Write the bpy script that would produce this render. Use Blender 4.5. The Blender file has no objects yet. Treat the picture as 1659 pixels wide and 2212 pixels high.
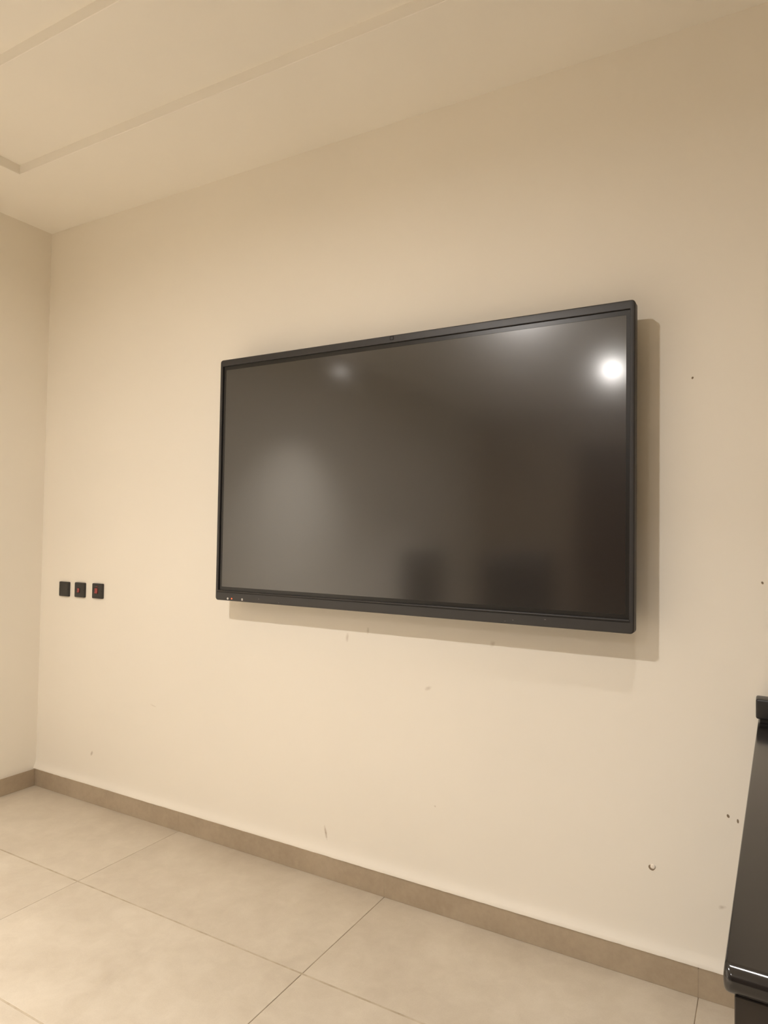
import bpy, bmesh, math, random
from mathutils import Matrix, Vector, noise

random.seed(7)
scene = bpy.context.scene
COL = scene.collection

# ------------------------------------------------------------------ camera
RIGHT = Vector((0.86977523, 0.49321655, 0.01511596))
UP = Vector((0.00166941, -0.03357435, 0.99943483))
FWD = Vector((-0.4934453, 0.86925842, 0.03002552))
cam_data = bpy.data.cameras.new('camera')
cam = bpy.data.objects.new('camera', cam_data)
COL.objects.link(cam)
m = Matrix((RIGHT, UP, -FWD)).transposed().to_4x4()
m.translation = Vector((3.8043, -2.5442, 1.5312))
cam.matrix_world = m
cam_data.sensor_fit = 'HORIZONTAL'
cam_data.sensor_width = 36.0
cam_data.lens = 36.0 * 1466.19 / 1659.0
cam_data.clip_start = 0.02
scene.camera = cam

# ------------------------------------------------------------------ world, exposure
world = bpy.data.worlds.new('world')
scene.world = world
world.use_nodes = True
world.node_tree.nodes['Background'].inputs[0].default_value = (0.01, 0.01, 0.012, 1)
world.node_tree.nodes['Background'].inputs[1].default_value = 0.2
vs = scene.view_settings
vs.view_transform = 'Standard'
vs.look = 'None'
vs.gamma = 1.0
vs.use_curve_mapping = False
vs.exposure = 1.95
scene.cycles.diffuse_bounces = 8
scene.cycles.max_bounces = 10
scene.cycles.adaptive_threshold = 0.05
LAMP_COLOR = (1.0, 0.946, 0.90)

# room dimensions (metres); picture wall is y = 0, left wall x = 0, floor z = 0
XR, YF, H = 9.0, -7.2, 3.32
STEP = 0.048


# ------------------------------------------------------------------ helpers
def srgb(r, g, b):
    f = lambda c: (c / 255 / 12.92) if c / 255 <= 0.04045 else ((c / 255 + 0.055) / 1.055) ** 2.4
    return (f(r), f(g), f(b), 1.0)


class Mat:
    def __init__(self, name, base=(0.5, 0.5, 0.5, 1), rough=0.5, **kw):
        self.m = bpy.data.materials.new(name)
        self.m.use_nodes = True
        self.nt = self.m.node_tree
        self.b = self.nt.nodes['Principled BSDF']
        self.set('Base Color', base)
        self.set('Roughness', rough)
        for k, v in kw.items():
            self.set(k.replace('_', ' '), v)

    def set(self, k, v):
        self.b.inputs[k].default_value = v

    def node(self, t, **kw):
        n = self.nt.nodes.new(t)
        for k, v in kw.items():
            setattr(n, k, v)
        return n

    def link(self, a, b):
        self.nt.links.new(a, b)

    def val(self, sock, v):
        if hasattr(v, 'is_output'):
            self.link(v, sock)
        else:
            sock.default_value = v

    def coord(self, kind='Object'):
        return self.node('ShaderNodeTexCoord').outputs[kind]

    def noise(self, scale, detail=4, rough=0.5, vec=None, dist=0.0):
        n = self.node('ShaderNodeTexNoise')
        n.inputs['Scale'].default_value = scale
        n.inputs['Detail'].default_value = detail
        n.inputs['Roughness'].default_value = rough
        n.inputs['Distortion'].default_value = dist
        if vec is not None:
            self.link(vec, n.inputs['Vector'])
        return n.outputs['Fac']

    def ramp(self, fac, stops):
        n = self.node('ShaderNodeValToRGB')
        e = n.color_ramp.elements
        while len(e) < len(stops):
            e.new(0.5)
        for el, (p, c) in zip(e, stops):
            el.position = p
            el.color = c if len(c) == 4 else (*c, 1)
        self.link(fac, n.inputs['Fac'])
        return n.outputs['Color']

    def math(self, op, a, b=0.0, clamp=False):
        n = self.node('ShaderNodeMath', operation=op)
        n.use_clamp = clamp
        self.val(n.inputs[0], a)
        self.val(n.inputs[1], b)
        return n.outputs[0]

    def mix(self, fac, a, b, mode='MIX'):
        n = self.node('ShaderNodeMix', data_type='RGBA', blend_type=mode)
        self.val(n.inputs[0], fac)
        self.val(n.inputs[6], a)
        self.val(n.inputs[7], b)
        return n.outputs[2]

    def bump(self, h, strength=0.1, distance=0.01):
        n = self.node('ShaderNodeBump')
        n.inputs['Strength'].default_value = strength
        n.inputs['Distance'].default_value = distance
        self.link(h, n.inputs['Height'])
        self.link(n.outputs[0], self.b.inputs['Normal'])


def obj(name, bm, mat, parent=None, smooth=False):
    me = bpy.data.meshes.new(name)
    bmesh.ops.recalc_face_normals(bm, faces=bm.faces[:])
    bm.to_mesh(me)
    bm.free()
    if smooth:
        for p in me.polygons:
            p.use_smooth = True
        try:
            me.set_sharp_from_angle(angle=math.radians(40))
        except Exception:
            pass
    o = bpy.data.objects.new(name, me)
    me.materials.append(mat.m)
    COL.objects.link(o)
    if parent is not None:
        o.parent = parent
    return o


def thing(name, label, cat, loc=(0, 0, 0), rz=0.0, group=None):
    o = bpy.data.objects.new(name, None)
    COL.objects.link(o)
    o.empty_display_size = 0.05
    o.location = loc
    o.rotation_euler = (0, 0, rz)
    tag(o, label, cat, group)
    return o


def tag(o, label, cat, group=None):
    o['label'] = label
    o['category'] = cat
    if group:
        o['group'] = group


def structure(o, label=None):
    o['kind'] = 'structure'
    if label:
        o['label'] = label
    return o


def add_box(bm, lo, hi, bevel=0.0, seg=2):
    r = bmesh.ops.create_cube(bm, size=1.0)
    vs_ = r['verts']
    c = [(a + b) / 2 for a, b in zip(lo, hi)]
    s = [abs(b - a) for a, b in zip(lo, hi)]
    for v in vs_:
        v.co = Vector((c[i] + v.co[i] * s[i] for i in range(3)))
    if bevel > 0:
        es = {e for v in vs_ for e in v.link_edges}
        bmesh.ops.bevel(bm, geom=list(es), offset=bevel, segments=seg, affect='EDGES', profile=0.5)
    return bm


def box(lo, hi, bevel=0.0, seg=2):
    return add_box(bmesh.new(), lo, hi, bevel, seg)


def rounded_poly(x0, z0, x1, z1, r, n=6):
    pts = []
    for cx, cz, a in ((x1 - r, z1 - r, 0), (x0 + r, z1 - r, 90), (x0 + r, z0 + r, 180), (x1 - r, z0 + r, 270)):
        for k in range(n + 1):
            t = math.radians(a + 90 * k / n)
            pts.append((cx + r * math.cos(t), cz + r * math.sin(t)))
    return pts


def plate(x0, z0, x1, z1, y_front, y_back, r, edge=0.0, n=6):
    """rounded-corner slab standing in the x-z plane, front at y_front (towards -y), with rounded front rim"""
    bm = bmesh.new()
    rings = []
    spec = [(0.0, y_back)]
    if edge > 0:
        for k in range(5):
            t = math.radians(90 * k / 4)
            spec.append((edge * (1 - math.cos(t)), y_front + edge * (1 - math.sin(t))))
    else:
        spec.append((0.0, y_front))
    for inset, y in spec:
        pts = rounded_poly(x0 + inset, z0 + inset, x1 - inset, z1 - inset, max(r - inset, 0.0005), n)
        rings.append([bm.verts.new((x, y, z)) for x, z in pts])
    for a, b in zip(rings, rings[1:]):
        for i in range(len(a)):
            j = (i + 1) % len(a)
            bm.faces.new((a[i], a[j], b[j], b[i]))
    bm.faces.new(rings[0])
    bm.faces.new(rings[-1])
    return bm


def frame_ring(outer, inner, y_front, y_back, r_out, r_in, edge=0.004, n=6):
    """bezel: rounded outside, straight inner reveal"""
    bm = bmesh.new()
    spec = [(outer, 0.0, r_out, y_back)]
    for k in range(5):
        t = math.radians(90 * k / 4)
        ins = edge * (1 - math.cos(t))
        spec.append((outer, ins, r_out, y_front + edge * (1 - math.sin(t))))
    spec.append((inner, -0.0015, r_in, y_front))
    spec.append((inner, 0.0, r_in, y_front + 0.0015))
    spec.append((inner, 0.0, r_in, y_back))
    rings = []
    for (x0, z0, x1, z1), ins, r, y in spec:
        pts = rounded_poly(x0 + ins, z0 + ins, x1 - ins, z1 - ins, max(r - ins, 0.0006), n)
        rings.append([bm.verts.new((x, y, z)) for x, z in pts])
    rings.append(rings[0])
    for a, b in zip(rings, rings[1:]):
        for i in range(len(a)):
            j = (i + 1) % len(a)
            bm.faces.new((a[i], a[j], b[j], b[i]))
    return bm


def add_cyl(bm, p0, p1, r0, r1=None, n=20):
    r1 = r0 if r1 is None else r1
    p0, p1 = Vector(p0), Vector(p1)
    d = (p1 - p0)
    q = d.to_track_quat('Z', 'Y')
    a, b = [], []
    for k in range(n):
        t = 2 * math.pi * k / n
        v = Vector((math.cos(t), math.sin(t), 0))
        a.append(bm.verts.new(p0 + q @ (v * r0)))
        b.append(bm.verts.new(p1 + q @ (v * r1)))
    for k in range(n):
        j = (k + 1) % n
        bm.faces.new((a[k], a[j], b[j], b[k]))
    bm.faces.new(a)
    bm.faces.new(b)
    return bm


def lathe(profile, n=40, axis='Z', caps=True):
    """surface of revolution of (radius, height) pairs"""
    bm = bmesh.new()
    rings = []
    for r, h in profile:
        ring = []
        for k in range(n):
            t = 2 * math.pi * k / n
            if axis == 'Z':
                co = (r * math.cos(t), r * math.sin(t), h)
            elif axis == 'Y':
                co = (r * math.cos(t), h, r * math.sin(t))
            else:
                co = (h, r * math.cos(t), r * math.sin(t))
            ring.append(bm.verts.new(co))
        rings.append(ring)
    for a, b in zip(rings, rings[1:]):
        for k in range(n):
            j = (k + 1) % n
            bm.faces.new((a[k], a[j], b[j], b[k]))
    if caps and profile[0][0] > 1e-6:
        bm.faces.new(rings[0])
    if caps and profile[-1][0] > 1e-6:
        bm.faces.new(rings[-1])
    bmesh.ops.remove_doubles(bm, verts=bm.verts[:], dist=1e-6)
    return bm


# ------------------------------------------------------------------ materials
def wall_paint(name, tint=(0.88, 0.835, 0.745, 1), smudges=()):
    M = Mat(name, tint, 0.62)
    co = M.coord('Object')
    big = M.noise(0.9, 1, 0.5, co)
    c = M.ramp(big, [(0.3, [t * 0.975 for t in tint[:3]]), (0.7, [min(1, t * 1.02) for t in tint[:3]])])
    if smudges:
        sep = M.node('ShaderNodeSeparateXYZ')
        M.link(co, sep.inputs[0])
        wob = M.math('MULTIPLY', M.math('SUBTRACT', M.noise(90, 3, 0.6, co), 0.5), 0.9)
        for sx, sz, rx, rz, ang, col, k in smudges:
            ca, sa = math.cos(math.radians(ang)), math.sin(math.radians(ang))
            dx = M.math('SUBTRACT', sep.outputs[0], sx)
            dz = M.math('SUBTRACT', sep.outputs[2], sz)
            u = M.math('DIVIDE', M.math('ADD', M.math('MULTIPLY', dx, ca), M.math('MULTIPLY', dz, sa)), rx)
            v = M.math('DIVIDE', M.math('SUBTRACT', M.math('MULTIPLY', dz, ca), M.math('MULTIPLY', dx, sa)), rz)
            d = M.math('SQRT', M.math('ADD', M.math('MULTIPLY', u, u), M.math('MULTIPLY', v, v)))
            d = M.math('ADD', d, wob)
            f = M.math('MULTIPLY', M.math('SUBTRACT', 1.0, d, True), k, True)
            c = M.mix(f, c, col)
    M.link(c, M.b.inputs['Base Color'])
    M.bump(M.noise(7, 2, 0.5, co), 0.10, 0.012)
    return M


SMUDGE = (0.42, 0.34, 0.24, 1)
wall_marks = [
    (0.4996, 0.2695, 0.018, 0.010, 60, SMUDGE, 0.75),
    (2.0875, 0.192, 0.007, 0.036, 14, (0.36, 0.27, 0.18, 1), 0.8),
    (2.183, 1.065, 0.010, 0.024, -6, SMUDGE, 0.45),
    (2.289, 1.104, 0.008, 0.018, -8, SMUDGE, 0.45),
    (2.582, 0.892, 0.020, 0.010, 25, SMUDGE, 0.40),
    (2.86, 1.10, 0.012, 0.016, -20, SMUDGE, 0.40),
    (3.667, 0.310, 0.014, 0.008, 20, SMUDGE, 0.55),
    (2.62, 0.42, 0.006, 0.005, 0, SMUDGE, 0.5),
    (0.98, 0.60, 0.03, 0.004, -10, SMUDGE, 0.3),
]
M_wall = wall_paint('cream_wall_paint')
M_wall_marked = wall_paint('cream_wall_paint_scuffed', smudges=wall_marks)
M_wall_plain = wall_paint('cream_wall_paint_plain')
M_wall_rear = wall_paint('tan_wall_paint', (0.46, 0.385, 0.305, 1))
M_ceiling = wall_paint('off_white_ceiling_paint', (0.91, 0.875, 0.80, 1))

M_tile = Mat('beige_porcelain', srgb(200, 180, 150), 0.42)
_co = M_tile.coord('Generated')
_oi = M_tile.node('ShaderNodeObjectInfo')
_wp = M_tile.node('ShaderNodeNewGeometry').outputs['Position']
_off = M_tile.node('ShaderNodeVectorMath', operation='ADD')
_cmb = M_tile.node('ShaderNodeCombineXYZ')
M_tile.link(M_tile.math('MULTIPLY', _oi.outputs['Random'], 37.0), _cmb.inputs[0])
M_tile.link(_wp, _off.inputs[0])
M_tile.link(_cmb.outputs[0], _off.inputs[1])
_v = _off.outputs[0]
_n1 = M_tile.noise(2.3, 4, 0.6, _v, 0.8)
_n2 = M_tile.noise(14, 3, 0.65, _v, 0.4)
_n3 = M_tile.noise(220, 2, 0.5, _v)
_c = M_tile.ramp(_n1, [(0.25, (0.465, 0.40, 0.315)), (0.5, (0.54, 0.475, 0.38)), (0.75, (0.615, 0.55, 0.45))])
_c = M_tile.mix(0.30, _c, M_tile.ramp(_n2, [(0.3, (0.46, 0.395, 0.305)), (0.7, (0.655, 0.59, 0.485))]))
_c = M_tile.mix(0.08, _c, M_tile.ramp(_n3, [(0.35, (0.36, 0.3, 0.22)), (0.65, (0.62, 0.56, 0.46))]))
M_tile.link(_c, M_tile.b.inputs['Base Color'])
M_tile.link(M_tile.ramp(_n2, [(0.2, (0.36,) * 3), (0.8, (0.5,) * 3)]), M_tile.b.inputs['Roughness'])
M_tile.bump(_n2, 0.03, 0.004)

M_skirt = Mat('taupe_skirting_tile', (0.40, 0.315, 0.215, 1), 0.5)
_p = M_skirt.node('ShaderNodeNewGeometry').outputs['Position']
_a = M_skirt.noise(4.0, 6, 0.62, _p, 0.6)
_b = M_skirt.noise(45, 4, 0.6, _p)
_c = M_skirt.ramp(_a, [(0.3, (0.365, 0.295, 0.21)), (0.7, (0.465, 0.385, 0.28))])
_c = M_skirt.mix(0.18, _c, M_skirt.ramp(_b, [(0.3, (0.30, 0.22, 0.15)), (0.7, (0.50, 0.41, 0.30))]))
M_skirt.link(_c, M_skirt.b.inputs['Base Color'])

M_grout = Mat('brown_grout', (0.24, 0.18, 0.115, 1), 0.9)
_p = M_grout.coord('Object')
M_grout.link(M_grout.ramp(M_grout.noise(9, 4, 0.6, _p), [(0.35, (0.15, 0.105, 0.065)), (0.7, (0.36, 0.285, 0.195))]), M_grout.b.inputs['Base Color'])
M_grout_pale = Mat('pale_grout_smear', (0.47, 0.385, 0.27, 1), 0.8)
_p = M_grout_pale.coord('Object')
M_grout_pale.link(M_grout_pale.ramp(M_grout_pale.noise(16, 4, 0.65, _p), [(0.3, (0.36, 0.295, 0.205)), (0.7, (0.53, 0.455, 0.35))]), M_grout_pale.b.inputs['Base Color'])

M_bezel = Mat('charcoal_anodised_frame', (0.026, 0.025, 0.026, 1), 0.42)
M_bezel.set('Specular IOR Level', 0.6)
M_bezel.bump(M_bezel.noise(900, 2, 0.5, M_bezel.coord('Object')), 0.02, 0.001)
M_chassis = Mat('black_powder_coat', (0.014, 0.013, 0.013, 1), 0.6)
M_glass_border = Mat('black_glass_border', (0.012, 0.011, 0.010, 1), 0.30)
M_screen = Mat('matte_display_glass', (0.013, 0.011, 0.010, 1), 0.125)
M_screen.set('IOR', 1.82)
M_screen.set('Coat Weight', 0.8)
M_screen.set('Coat Roughness', 0.27)
M_seam = Mat('seam_black', (0.006, 0.006, 0.006, 1), 0.8)
M_icon = Mat('printed_white_icon', (0.62, 0.60, 0.56, 1), 0.5)
M_icon_dim = Mat('printed_grey_icon', (0.16, 0.15, 0.14, 1), 0.5)
M_led = Mat('red_standby_led', (0.6, 0.02, 0.01, 1), 0.3)
M_led.set('Emission Color', (1.0, 0.10, 0.03, 1))
M_led.set('Emission Strength', 0.9)
M_switch = Mat('dark_grey_switch_plastic', (0.035, 0.032, 0.030, 1), 0.38)
M_switch_seam = Mat('switch_recess_black', (0.010, 0.009, 0.009, 1), 0.6)
M_rocker = Mat('red_rocker_plastic', (0.34, 0.060, 0.056, 1), 0.3)
M_neon = Mat('red_neon_lens', (0.17, 0.035, 0.03, 1), 0.25)
M_hole = Mat('dark_plaster_hole', (0.26, 0.20, 0.135, 1), 0.9)
M_plaster = Mat('broken_plaster_lip', (0.86, 0.80, 0.70, 1), 0.8)

M_black = Mat('black_polished_stone', (0.014, 0.012, 0.011, 1), 0.16)
M_black.set('IOR', 1.62)
_p = M_black.coord('Object')
_n = M_black.noise(3, 5, 0.6, _p)
M_black.link(M_black.ramp(_n, [(0.3, (0.11,) * 3), (0.7, (0.19,) * 3)]), M_black.b.inputs['Roughness'])
_sc = M_black.node('ShaderNodeMapping')
_sc.inputs['Rotation'].default_value = (0, 0, 0.9)
_sc.inputs['Scale'].default_value = (3, 90, 1)
M_black.link(_p, _sc.inputs['Vector'])
_s = M_black.noise(1.6, 2, 0.5, _sc.outputs[0])
M_black.link(M_black.ramp(_s, [(0.70, (0.014, 0.012, 0.011)), (0.78, (0.050, 0.044, 0.038))]), M_black.b.inputs['Base Color'])
M_panel = Mat('dark_brown_lacquer_panel', (0.022, 0.017, 0.014, 1), 0.32)
_p = M_panel.coord('Object')
M_panel.link(M_panel.ramp(M_panel.noise(5, 5, 0.6, _p), [(0.3, (0.018, 0.014, 0.012)), (0.7, (0.032, 0.025, 0.020))]), M_panel.b.inputs['Base Color'])
M_boxplastic = Mat('black_moulded_plastic', (0.016, 0.015, 0.015, 1), 0.4)
M_white_trim = Mat('white_lamp_trim', (0.80, 0.78, 0.74, 1), 0.4)
M_door = Mat('dark_walnut_door', (0.06, 0.035, 0.022, 1), 0.4)
_p = M_door.coord('Object')
_mp = M_door.node('ShaderNodeMapping')
_mp.inputs['Scale'].default_value = (14, 14, 1.2)
M_door.link(_p, _mp.inputs['Vector'])
M_door.link(M_door.ramp(M_door.noise(2, 5, 0.6, _mp.outputs[0], 1.2), [(0.3, (0.045, 0.026, 0.016)), (0.7, (0.095, 0.056, 0.034))]), M_door.b.inputs['Base Color'])
M_steel = Mat('brushed_steel', (0.55, 0.53, 0.50, 1), 0.3, Metallic=1.0)
M_leather = Mat('black_leather', (0.016, 0.014, 0.013, 1), 0.45)
M_leather.bump(M_leather.noise(260, 3, 0.6, M_leather.coord('Object')), 0.12, 0.002)


def emitter(name, strength):
    M = Mat(name, (0.9, 0.85, 0.75, 1), 0.4)
    M.set('Emission Color', (*LAMP_COLOR, 1))
    M.set('Emission Strength', strength)
    return M


# ------------------------------------------------------------------ the setting
# picture wall, with the plaster swelling out to the skirting at its foot
def build_wall_back():
    bm = bmesh.new()
    T = 0.12
    nx = 440
    zs = [0.0, 0.086, 0.0945, 0.0995, 0.106, 0.114, 0.126, 0.145, 0.17, 0.30, 0.7, 1.2, 1.8, 2.4, 3.0, H + 0.2]
    rows = []
    for i in range(nx + 1):
        x = -T + (XR + 2 * T) * i / nx
        n1 = noise.noise(Vector((x * 2.3, 0.3, 0))) * 0.5 + 0.5
        n2 = noise.noise(Vector((x * 17.0, 4.1, 0)))
        n3 = noise.noise(Vector((x * 60.0, 9.1, 0)))
        lip = 0.0125 + 0.0045 * n1 + 0.0010 * n2
        edge = 0.0016 * n2 + 0.0010 * n3
        prof = {0.0: 0.0, 0.086: 0.0, 0.0945: 0.0, 0.0995: lip, 0.106: lip * 0.98, 0.114: lip * 0.80, 0.126: lip * 0.42,
                0.145: lip * 0.14, 0.17: lip * 0.03}
        col = []
        for z in zs:
            zz = z + (edge if 0.09 < z < 0.11 else 0)
            col.append(bm.verts.new((x, -prof.get(z, 0.0), zz)))
        rows.append(col)
    for a, b in zip(rows, rows[1:]):
        for k in range(len(zs) - 1):
            bm.faces.new((a[k], b[k], b[k + 1], a[k + 1]))
    # thickness behind
    bl = [bm.verts.new((x, T, z)) for x, z in ((-T, 0), (XR + T, 0), (XR + T, H + 0.2), (-T, H + 0.2))]
    bm.faces.new(bl)
    o = obj('wall_back', bm, M_wall, smooth=True)
    o.data.materials.append(M_wall_marked.m)
    for p in o.data.polygons:
        if len(p.vertices) != 4 or p.area > 1:
            continue
        c = [o.data.vertices[v].co for v in p.vertices]
        xa, xb, za, zb = min(v.x for v in c), max(v.x for v in c), min(v.z for v in c), max(v.z for v in c)
        for sx, sz, rx, rz, *_ in wall_marks:
            q = 1.6 * max(rx, rz)
            if xa < sx + q and xb > sx - q and za < sz + q and zb > sz - q:
                p.material_index = 1
    return o


wall_back = structure(build_wall_back(), 'cream painted wall that carries the large black display')
wall_left = structure(obj('wall_left', box((-0.12, YF, 0), (0, 0, H + 0.2)), M_wall_plain), 'cream painted wall at the left corner')
wall_right = structure(obj('wall_right', box((XR, YF, 0), (XR + 0.12, 0, H + 0.2)), M_wall_plain), 'cream painted wall right of the dark counter')
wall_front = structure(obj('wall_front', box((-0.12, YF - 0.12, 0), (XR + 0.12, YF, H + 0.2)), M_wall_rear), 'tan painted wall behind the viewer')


def build_ceiling():
    bm = bmesh.new()
    # nested rectangles: (inset from left, from picture wall, from right, from front), height
    lv = [((0, 0, XR, YF), H), ((0.495, -0.517, XR - 0.5, YF + 0.52), H), ((0.995, -1.005, XR - 1.0, YF + 1.02), H + STEP)]
    b = 0.002

    def rect(x0, y0, x1, y1, z):
        return [bm.verts.new(v) for v in ((x0, y0, z), (x1, y0, z), (x1, y1, z), (x0, y1, z))]

    def bridge(p, q):
        for i in range(4):
            j = (i + 1) % 4
            bm.faces.new((p[i], p[j], q[j], q[i]))

    cur = rect(*lv[0][0], H)
    for (r, z) in lv[1:]:
        x0, y0, x1, y1 = r
        outer = rect(x0 - b, y0 + b, x1 + b, y1 - b, z)
        bridge(cur, outer)
        midr = rect(x0, y0, x1, y1, z + b)
        bridge(outer, midr)
        inn = rect(x0, y0, x1, y1, z + STEP)
        bridge(midr, inn)
        cur = inn
    bm.faces.new(cur)
    top = rect(-0.12, 0.12, XR + 0.12, YF - 0.12, H + 0.25)
    bm.faces.new(top)
    return obj('ceiling', bm, M_ceiling)


ceiling = structure(build_ceiling(), 'cream tray ceiling rising in two shallow steps')

# floor: grout bed with large porcelain tiles, 1.2 x 0.6 m
floor = structure(obj('floor', box((-0.12, YF - 0.12, -0.10), (XR + 0.12, 0.12, -0.0016)), M_grout), 'beige porcelain tiled floor')
xj = [0.0, 1.195, 2.395, 3.597, 4.797, 5.997, 7.197, 8.397, XR]
yj = [0.0, -0.588] + [-0.588 - 0.6025 * k for k in range(1, 11)] + [YF]
tile_cache = {}


def tile_mesh(w, d, mat):
    key = (round(w, 4), round(d, 4), mat.m.name)
    if key not in tile_cache:
        bm = box((0, -d, -0.008), (w, 0, 0), 0.0012, 1)
        me = bpy.data.meshes.new('tile')
        bmesh.ops.recalc_face_normals(bm, faces=bm.faces[:])
        bm.to_mesh(me)
        bm.free()
        me.materials.append(mat.m)
        tile_cache[key] = me
    return tile_cache[key]


for i in range(len(xj) - 1):
    for j in range(len(yj) - 1):
        gx, gy = 0.0011, 0.0030
        w, d = xj[i + 1] - xj[i] - 2 * gx, yj[j] - yj[j + 1] - 2 * gy
        if d < 0.02:
            continue
        t = bpy.data.objects.new('tile', tile_mesh(w, d, M_tile))
        COL.objects.link(t)
        t.parent = floor
        t.location = (xj[i] + gx, yj[j] - gy, random.uniform(-0.0003, 0.0003))
# cement-coloured smear filling the long joints almost flush
for j in range(1, len(yj) - 1):
    s = obj('joint_filler', box((0.001, yj[j] - 0.0050, -0.006), (XR - 0.001, yj[j] + 0.0050, -0.0004)), M_grout_pale, floor)


# skirting: mortar strip carrying skirting tiles
def skirting(name, label, joints, place):
    total0, total1 = joints[0], joints[-1]
    base = obj(name, box((total0, -0.0112, 0.0), (total1, 0.0, 0.094)), M_skirt)
    structure(base, label)
    for a, b in zip(joints, joints[1:]):
        bm = box((a + 0.0007, -0.0120, 0.0006), (b - 0.0007, -0.0105, 0.0985), 0.0004, 1)
        obj('skirting_tile', bm, M_skirt, base)
    base.matrix_world = place
    return base


skirting('baseboard_back', 'taupe tile skirting under the display wall', [0.0120] + xj[1:-1] + [XR], Matrix.Identity(4))
rot = Matrix.Rotation(math.radians(90), 4, 'Z')     # local x -> +y, local -y -> +x
skirting('baseboard_left', 'taupe tile skirting of the left wall', [YF, -6.0, -4.8, -3.6, -2.4, -1.2, -0.0002], rot)
rot2 = Matrix.Translation((XR, 0, 0)) @ Matrix.Rotation(math.radians(-90), 4, 'Z')
skirting('baseboard_right', 'taupe tile skirting of the right wall', [0.0125, 1.2, 2.4, 3.6, 4.8, 6.0, -YF], rot2)

# dark double door in the wall behind the viewer (seen as the dark zone at right in the screen)
DX0, DX1, DH = 1.55, 3.30, 2.75
door = structure(obj('door_1', box((DX0, YF - 0.01, 0.004), (DX1, YF + 0.010, DH)), M_door), 'dark walnut double door behind the viewer')
mid = (DX0 + DX1) / 2
for lo, hi in (((DX0 - 0.08, YF, 0.0), (DX0, YF + 0.03, DH + 0.08)), ((DX1, YF, 0.0), (DX1 + 0.08, YF + 0.03, DH + 0.08)), ((DX0, YF, DH), (DX1, YF + 0.03, DH + 0.08))):
    obj('door_frame', box(lo, hi, 0.004, 1), M_door, door)
for a0, a1, s_ in ((DX0 + 0.004, mid - 0.002, 1), (mid + 0.002, DX1 - 0.004, -1)):
    leaf = obj('door_leaf', box((a0, YF + 0.010, 0.008), (a1, YF + 0.022, DH - 0.006), 0.003, 1), M_door, door)
    for z0, z1 in ((0.20, 1.15), (1.35, 2.55)):
        obj('door_panel', box((a0 + 0.13, YF + 0.020, z0), (a1 - 0.13, YF + 0.030, z1), 0.008, 1), M_door, leaf)
    hx = mid - s_ * 0.07
    hb = add_cyl(bmesh.new(), (hx, YF + 0.022, 1.05), (hx, YF + 0.068, 1.05), 0.009)
    add_cyl(hb, (hx, YF + 0.064, 1.05), (hx - s_ * 0.13, YF + 0.064, 1.05), 0.008)
    obj('door_handle', hb, M_steel, leaf, True)

# plugged screw holes and dents in the picture wall
for k, (hx, hz, rx, rz, a) in enumerate([(3.5755, 2.080, 0.0042, 0.0055, 20), (3.785, 1.385, 0.0042, 0.006, -25), (3.685, 0.6115, 0.0050, 0.0075, -25),
                                         (3.7135, 0.6010, 0.0038, 0.0085, -5)]):
    bm = lathe([(1.0, 0.0002), (1.0, -0.0004), (0.0, -0.0006)], 14, 'Y')
    o = obj('screw_hole', bm, M_hole, wall_back)
    o.matrix_local = Matrix.Translation((hx, 0, hz)) @ Matrix.Rotation(math.radians(a), 4, 'Y') @ Matrix.Diagonal((rx * 0.8, 1, rz * 0.8, 1))
bm = lathe([(1.0, 0.0003), (0.95, -0.0016), (0.6, -0.0028), (0.0, -0.0022)], 18, 'Y')
dent = obj('plaster_plug', bm, M_plaster, wall_back, True)
dent.matrix_local = Matrix.Translation((3.4525, 0, 0.3885)) @ Matrix.Diagonal((0.0088, 1, 0.0085, 1))
bm = lathe([(1.0, 0.0002), (1.0, -0.0006), (0.0, -0.0008)], 18, 'Y')
o = obj('screw_hole', bm, M_hole, wall_back)
o.matrix_local = Matrix.Translation((3.4475, 0, 0.3838)) @ Matrix.Rotation(math.radians(35), 4, 'Y') @ Matrix.Diagonal((0.0105, 1, 0.0085, 1))
dent.location.y -= 0.0006


# ------------------------------------------------------------------ ceiling lamps
def lamp_light(t, z, radius, watts, spread):
    li = bpy.data.lights.new('lamp_light', 'AREA')
    li.shape = 'DISK'
    li.size = 2 * radius
    li.energy = watts
    li.color = LAMP_COLOR
    li.spread = math.radians(spread)
    o = bpy.data.objects.new('lamp_light', li)
    COL.objects.link(o)
    o.parent = t
    o.location = (0, 0, z)


def downlight(name, label, loc, radius, watts, group=None):
    t = thing(name, label, 'ceiling lamp', loc, 0, group)
    lip = 0.017
    ring = lathe([(radius, 0.0), (radius, -lip), (radius * 1.05, -lip - 0.001), (radius * 1.22, -0.008), (radius * 1.26, 0.0), (radius, 0.0)], 40, caps=False)
    obj('trim_ring', ring, M_white_trim, t, True)
    obj('baffle', lathe([(radius - 0.0002, -0.004), (radius - 0.0012, -0.004), (radius - 0.0012, -lip + 0.001), (radius - 0.0002, -lip + 0.001), (radius - 0.0002, -0.004)], 40, caps=False), M_chassis, t, True)
    obj('lens', lathe([(0.0, -0.003), (radius - 0.0015, -0.003), (radius - 0.0015, -0.001), (0.0, -0.001)], 36), M_white_trim, t)
    lamp_light(t, -0.0042, radius - 0.002, watts, 180)
    return t


HT = H + 2 * STEP


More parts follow.
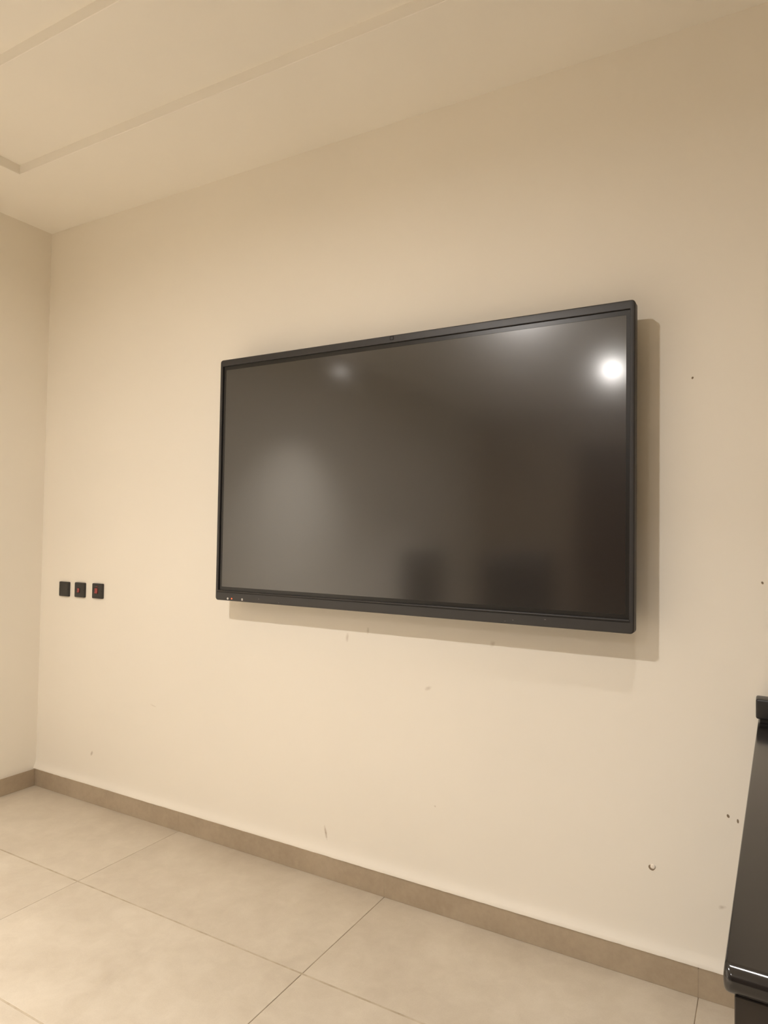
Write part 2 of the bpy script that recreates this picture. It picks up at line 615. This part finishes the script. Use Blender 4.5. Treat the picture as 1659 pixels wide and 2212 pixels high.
def can_light(label, loc, watts, spread=84):
    # surface-mounted can with a focusing lens, so the light leaves as a cone
    t = thing('can_downlight', label, 'ceiling lamp', loc)
    r, h = 0.055, 0.14
    tube = lathe([(0.0, 0.0), (r + 0.004, 0.0), (r + 0.004, -h), (r, -h), (r, -0.022), (0.0, -0.022)], 40)
    obj('can', tube, M_white_trim, t, True)
    obj('baffle', lathe([(r - 0.0005, -h + 0.004), (r - 0.003, -h + 0.004), (r - 0.003, -0.024), (r - 0.0005, -0.024), (r - 0.0005, -h + 0.004)], 40, caps=False), M_chassis, t, True)
    obj('lens', lathe([(0.0, -0.0225), (0.050, -0.0225), (0.050, -0.120), (0.0, -0.121)], 30), M_white_trim, t, True)
    lamp_light(t, -0.1225, 0.050, watts, spread)
    return t


downlight('downlight', 'round ceiling downlight whose glow meets the top edge of the screen', (2.12, -2.75, HT), 0.065, 22.0, 'downlights in the tray ceiling')
downlight('downlight', 'round ceiling downlight mirrored as the bright spot at right of the screen', (2.275, -5.55, HT), 0.065, 14.5, 'downlights in the tray ceiling')

can_light('white can downlight close to the left wall', (0.75, -2.75, H + STEP), 11.0)
can_light('added white can downlight over the high-backed chairs, lifting the bounced light', (1.45, -4.70, HT), 13.0)  # unseen lamp added to raise the bounced light on ceiling and walls
can_light('white can downlight above the dark counter', (3.62, -1.30, HT), 1.5, 76)

# small lamp high on the left wall, mirrored as the pinpoint in the screen
wl = thing('wall_lamp', 'small lamp high on the left wall, mirrored as tiny dot in the screen', 'wall lamp', (0, -3.41, 3.15))
obj('housing', box((0.0, -0.07, -0.05), (0.035, 0.07, 0.05), 0.008), M_white_trim, wl, True)
bm = lathe([(0.007, 0.034), (0.007, 0.038), (0.005, 0.042), (0.0, 0.044)], 16, 'X')
obj('bulb', bm, emitter('wall_lamp_bulb', 100.0), wl, True)

# ------------------------------------------------------------------ the display
TX0, TX1, TZ0, TZ1 = 1.5215, 3.4085, 1.2005, 2.3415
YFR, YBK = -0.130, -0.088
tv = thing('flat_panel_display', 'large black wall-mounted flat panel display, switched off', 'display', (0, 0, 0))
tv.location = (TX0, 0, TZ0)


def tvobj(name, bm, mat, parent=None, smooth=False):
    bmesh.ops.translate(bm, verts=bm.verts[:], vec=(-TX0, 0, -TZ0))
    return obj(name, bm, mat, parent or tv, smooth)


IN = (TX0 + 0.0165, TZ0 + 0.0475, TX1 - 0.0165, TZ1 - 0.0305)          # inside of the frame
SC = (IN[0] + 0.0165, IN[1] + 0.0170, IN[2] - 0.0150, IN[3] - 0.0200)   # lit area of the glass
bezel = tvobj('bezel', frame_ring((TX0, TZ0, TX1, TZ1), IN, YFR, YBK, 0.014, 0.002, 0.005), M_bezel, None, True)
YG = YFR + 0.0075                                                       # glass set back inside the frame
glass = tvobj('glass_border', frame_ring((IN[0] - 0.003, IN[1] - 0.003, IN[2] + 0.003, IN[3] + 0.003), SC, YG, YG + 0.02, 0.003, 0.0008, 0.0006), M_glass_border)
screen = tvobj('screen', box((SC[0] - 0.001, YG + 0.0006, SC[1] - 0.001), (SC[2] + 0.001, YG + 0.012, SC[3] + 0.001)), M_screen)
# lower rail: a proud lip above a seam above the control bar
lip = tvobj('lower_lip', box((IN[0] - 0.002, YFR - 0.0045, IN[1] - 0.0055), (IN[2] + 0.002, YFR + 0.006, IN[1] - 0.0005), 0.0022, 3), M_bezel, None, True)
tvobj('seam', box((TX0 + 0.012, YFR - 0.0004, IN[1] - 0.0100), (TX1 - 0.012, YFR + 0.002, IN[1] - 0.0075)), M_seam)
# rear housing, vents and wall bracket
chas = tvobj('rear_housing', plate(TX0 + 0.030, TZ0 + 0.030, TX1 - 0.030, TZ1 - 0.030, YBK - 0.002, -0.048, 0.03), M_chassis)
for k in range(14):
    x = TX0 + 0.35 + k * 0.085
    tvobj('vent_slot', box((x, -0.0485, TZ1 - 0.16), (x + 0.05, -0.0472, TZ1 - 0.145)), M_seam, chas)
br = tvobj('wall_bracket', box((2.08, -0.014, 1.52), (2.86, -0.0005, 1.60), 0.002, 1), M_chassis)
add = bmesh.new()
add_box(add, (2.08, -0.014, 1.94), (2.86, -0.0005, 2.02), 0.002, 1)
tvobj('wall_bracket', add, M_chassis)
for x in (2.17, 2.72):
    tvobj('bracket_arm', box((x, -0.0485, 1.46), (x + 0.05, -0.012, 2.08), 0.002, 1), M_chassis)
# camera square in the middle of the upper rail
tvobj('sensor_window', plate(2.449, 2.3205, 2.468, 2.3375, YFR - 0.0006, YFR + 0.002, 0.003), M_seam)
tvobj('sensor_lens', plate(2.4525, 2.3235, 2.4645, 2.3345, YFR - 0.0011, YFR + 0.002, 0.003), M_bezel)
# controls at the lower left
cb = tvobj('power_button', lathe([(0.0, 0.0), (0.0052, 0.0), (0.0052, -0.0012), (0.0042, -0.0018), (0.0, -0.0018)], 20, 'Y'), M_icon)
cb.location = Vector((1.6005, YFR, 1.2105))
cb.data.transform(Matrix.Translation((TX0, 0, TZ0)))
cb.location -= Vector((TX0, 0, TZ0))
ld = tvobj('standby_light', lathe([(0.0, 0.0), (0.0030, 0.0), (0.0030, -0.001), (0.0, -0.0020)], 16, 'Y'), M_led)
ld.data.transform(Matrix.Translation((TX0, 0, TZ0)))
ld.location = Vector((1.6245, YFR, 1.2118)) - Vector((TX0, 0, TZ0))
tvobj('menu_button', plate(1.6835, 1.2065, 1.6925, 1.2165, YFR - 0.0010, YFR + 0.002, 0.002), M_icon)
tvobj('menu_button_slot', box((1.6855, YFR - 0.0013, 1.2098), (1.6905, YFR, 1.2110)), M_icon_dim)
for x, z, w in ((1.786, 1.2195, 0.005), (1.90, 1.210, 0.003), (2.985, 1.2165, 0.004), (3.105, 1.2275, 0.006), (2.955, 1.2105, 0.003)):
    tvobj('printed_mark', box((x - w / 2, YFR - 0.0003, z - 0.0012), (x + w / 2, YFR + 0.001, z + 0.0012)), M_icon_dim)


# ------------------------------------------------------------------ switch plates
def switch_plate(label, x, z, kind):
    t = thing('switch_plate', label, 'switch', (x, 0, z), 0, 'dark switch plates left of the display')
    a = 0.0435
    obj('face_plate', plate(-a, -a * 0.97, a, a * 0.97, -0.0115, 0.0, 0.006, 0.0025), M_switch, t, True)
    if kind == 'blank':
        obj('rim', frame_ring((-0.034, -0.033, 0.034, 0.033), (-0.0325, -0.0315, 0.0325, 0.0315), -0.0120, -0.0105, 0.004, 0.003, 0.0003), M_switch_seam, t)
        obj('insert', plate(-0.0322, -0.0312, 0.0322, 0.0312, -0.0121, -0.009, 0.003, 0.0006), M_switch, t)
    else:
        obj('rim', frame_ring((-0.034, -0.033, 0.034, 0.033), (-0.0328, -0.0318, 0.0328, 0.0318), -0.0118, -0.0105, 0.004, 0.003, 0.0003), M_switch_seam, t)
        if kind == 'small':
            cx, cz, w, h = -0.0072, -0.0025, 0.0100, 0.0115
        else:
            cx, cz, w, h = -0.0065, 0.0015, 0.0125, 0.0145
        obj('rocker_surround', plate(cx - w - 0.0022, cz - h - 0.003, cx + w + 0.0022, cz + h + 0.003, -0.0122, -0.0105, 0.002), M_switch_seam, t)
        bm = bmesh.new()
        # rocker: two slopes meeting in a shallow valley
        pr = [(-h, -0.0122), (-h, -0.0165), (0, -0.0135), (h, -0.0150), (h, -0.0122)]
        L = [bm.verts.new((cx - w * 0.88, y, cz + q)) for q, y in pr]
        Rr = [bm.verts.new((cx + w * 0.88, y, cz + q)) for q, y in pr]
        for k in range(len(pr)):
            j = (k + 1) % len(pr)
            bm.faces.new((L[k], L[j], Rr[j], Rr[k]))
        bm.faces.new(L)
        bm.faces.new(Rr)
        obj('rocker', bm, M_rocker, t)
        if kind == 'large':
            obj('indicator', plate(-0.0075, 0.0225, 0.0055, 0.0285, -0.0126, -0.010, 0.001), M_neon, t)
    for s in (-1, 1):
        o = obj('screw', lathe([(0.0, 0.0), (0.0024, 0.0), (0.0022, -0.0008), (0.0, -0.0009)], 12, 'Y'), M_switch_seam, t)
        o.location = (s * 0.0385, -0.0115, 0)
    return t


switch_plate('plain dark blank plate nearest the room corner, without red rocker', 0.2285, 1.1735, 'blank')
switch_plate('dark switch plate with small red rocker, in the middle of three', 0.3685, 1.1752, 'small')
switch_plate('dark switch plate with larger red rocker and indicator, nearest the display', 0.5220, 1.1775, 'large')

# ------------------------------------------------------------------ dark counter at the right
CZ, CT = 0.95, 0.040
cnt = thing('counter', 'glossy black counter with rounded edge at the right', 'counter', (3.7485, -1.497, 0), math.radians(-0.90))
CW, CD = 0.95, 1.482


def counter_top():
    bm = bmesh.new()
    r = 0.0185
    prof = []
    for k in range(13):
        t = math.radians(-90 + 180 * k / 12)
        prof.append((r * (1 - math.cos(t)), CZ - CT / 2 + (CT / 2) * math.sin(t)))
    rings = []
    for ins, z in prof:
        c = 0.012
        pts = []
        x0, y0, x1, y1 = ins * 0.16, ins, CW - ins, CD - 0.002
        rr = max(c - ins * 0.5, 0.003)
        for k in range(7):
            t = math.radians(180 + 90 * k / 6)
            pts.append((x0 + rr + rr * math.cos(t), y0 + rr + rr * math.sin(t)))
        for k in range(7):
            t = math.radians(270 + 90 * k / 6)
            pts.append((x1 - rr + rr * math.cos(t), y0 + rr + rr * math.sin(t)))
        pts += [(x1, y1), (x0, y1)]
        rings.append([bm.verts.new((x, y, z)) for x, y in pts])
    for a, b in zip(rings, rings[1:]):
        for i in range(len(a)):
            j = (i + 1) % len(a)
            bm.faces.new((a[i], a[j], b[j], b[i]))
    bm.faces.new(rings[0])
    bm.faces.new(rings[-1])
    return bm


obj('worktop', counter_top(), M_black, cnt, True)
obj('front_panel', box((0.0135, 0.012, 0.0), (CW - 0.012, 0.032, CZ - CT - 0.0005), 0.0015, 1), M_panel, cnt)
obj('side_panel', box((0.0135, 0.0325, 0.0), (0.0335, CD - 0.014, CZ - CT - 0.0005), 0.0015, 1), M_panel, cnt)
obj('side_panel', box((CW - 0.032, 0.0325, 0.0), (CW - 0.012, CD - 0.014, CZ - CT - 0.0005), 0.0015, 1), M_panel, cnt)

bx = thing('black_box', 'low black box with overhanging lid, on the dark counter against the wall', 'box', (3.778, -0.090, CZ))
obj('base', box((0.0, 0.008, 0.0), (0.26, 0.056, 0.014), 0.002, 1), M_boxplastic, bx, True)
obj('lid', box((-0.0110, 0.0, 0.0125), (0.272, 0.066, 0.0745), 0.006, 3), M_boxplastic, bx, True)


# ------------------------------------------------------------------ high-backed chairs (mirrored in the screen)
def cushion(w, d, h, bulge, r):
    bm = bmesh.new()
    n = 10
    for side in (1, -1):
        grid = []
        for i in range(n + 1):
            row = []
            for j in range(n + 1):
                u, v = -1 + 2 * i / n, -1 + 2 * j / n
                k = (1 - u ** 4) * (1 - v ** 4)
                su = w / 2 * u * (1 - 0.04 * v * v * abs(u))
                sv = d / 2 * v * (1 - 0.02 * u * u * abs(v))
                row.append(bm.verts.new((su, sv, side * (h / 2 * (0.35 + 0.65 * k ** 0.35) + bulge * k))))
            grid.append(row)
        for i in range(n):
            for j in range(n):
                bm.faces.new((grid[i][j], grid[i + 1][j], grid[i + 1][j + 1], grid[i][j + 1]))
        if side == 1:
            top = grid
    bot = grid
    rim = lambda g: [g[i][0] for i in range(n)] + [g[n][j] for j in range(n)] + [g[i][n] for i in range(n, 0, -1)] + [g[0][j] for j in range(n, 0, -1)]
    A, B = rim(top), rim(bot)
    for i in range(len(A)):
        j = (i + 1) % len(A)
        bm.faces.new((A[i], A[j], B[j], B[i]))
    return bm


def make_chair(label, x, y, rz):
    t = thing('office_chair', label, 'chair', (x, y, 0), rz, 'chairs mirrored in the screen')
    seat = obj('seat', cushion(0.50, 0.50, 0.08, 0.015, 0.04), M_leather, t, True)
    seat.location = (0, 0, 0.50)
    back = obj('backrest', cushion(0.45, 0.78, 0.07, 0.02, 0.04), M_leather, t, True)
    back.matrix_local = Matrix.Translation((0, -0.29, 0.955)) @ Matrix.Rotation(math.radians(96), 4, 'X')
    col_ = add_cyl(bmesh.new(), (0, 0, 0.085), (0, 0, 0.30), 0.030)
    add_cyl(col_, (0, 0, 0.30), (0, 0, 0.462), 0.020)
    obj('gas_column', col_, M_chassis, t, True)
    st = box((-0.03, -0.275, 0.445), (0.03, 0.06, 0.462), 0.003)
    add_box(st, (-0.03, -0.300, 0.445), (0.03, -0.270, 0.66), 0.003)
    obj('tilt_bracket', st, M_chassis, t)
    for s in (-1, 1):
        ar = box((s * 0.30 - 0.03, -0.16, 0.68), (s * 0.30 + 0.03, 0.16, 0.71), 0.010)
        add_box(ar, (s * 0.30 - 0.012, -0.03, 0.475), (s * 0.30 + 0.012, 0.03, 0.68), 0.004)
        add_box(ar, (min(s * 0.18, s * 0.31), -0.03, 0.455), (max(s * 0.18, s * 0.31), 0.03, 0.477), 0.004)
        obj('armrest', ar, M_chassis, t, True)
    for k in range(5):
        an = math.radians(90 + 72 * k)
        c, s = math.cos(an), math.sin(an)
        lg = add_cyl(bmesh.new(), (0.02 * c, 0.02 * s, 0.105), (0.31 * c, 0.31 * s, 0.075), 0.024, 0.015, 12)
        leg = obj('base_leg', lg, M_chassis, t, True)
        cw = add_cyl(bmesh.new(), (0.31 * c - 0.02 * s, 0.31 * s + 0.02 * c, 0.03), (0.31 * c + 0.02 * s, 0.31 * s - 0.02 * c, 0.03), 0.03, None, 16)
        add_cyl(cw, (0.31 * c, 0.31 * s, 0.03), (0.31 * c, 0.31 * s, 0.078), 0.008, None, 10)
        obj('castor', cw, M_chassis, leg, True)
    return t


make_chair('high-backed black chair mirrored singly at the screen bottom', 0.70, -3.99, math.radians(-27))
make_chair('high-backed black chair mirrored left in the dark pair', 1.49, -4.13, math.radians(-19))
make_chair('high-backed black chair mirrored right in the dark pair', 1.60, -4.95, math.radians(-17))
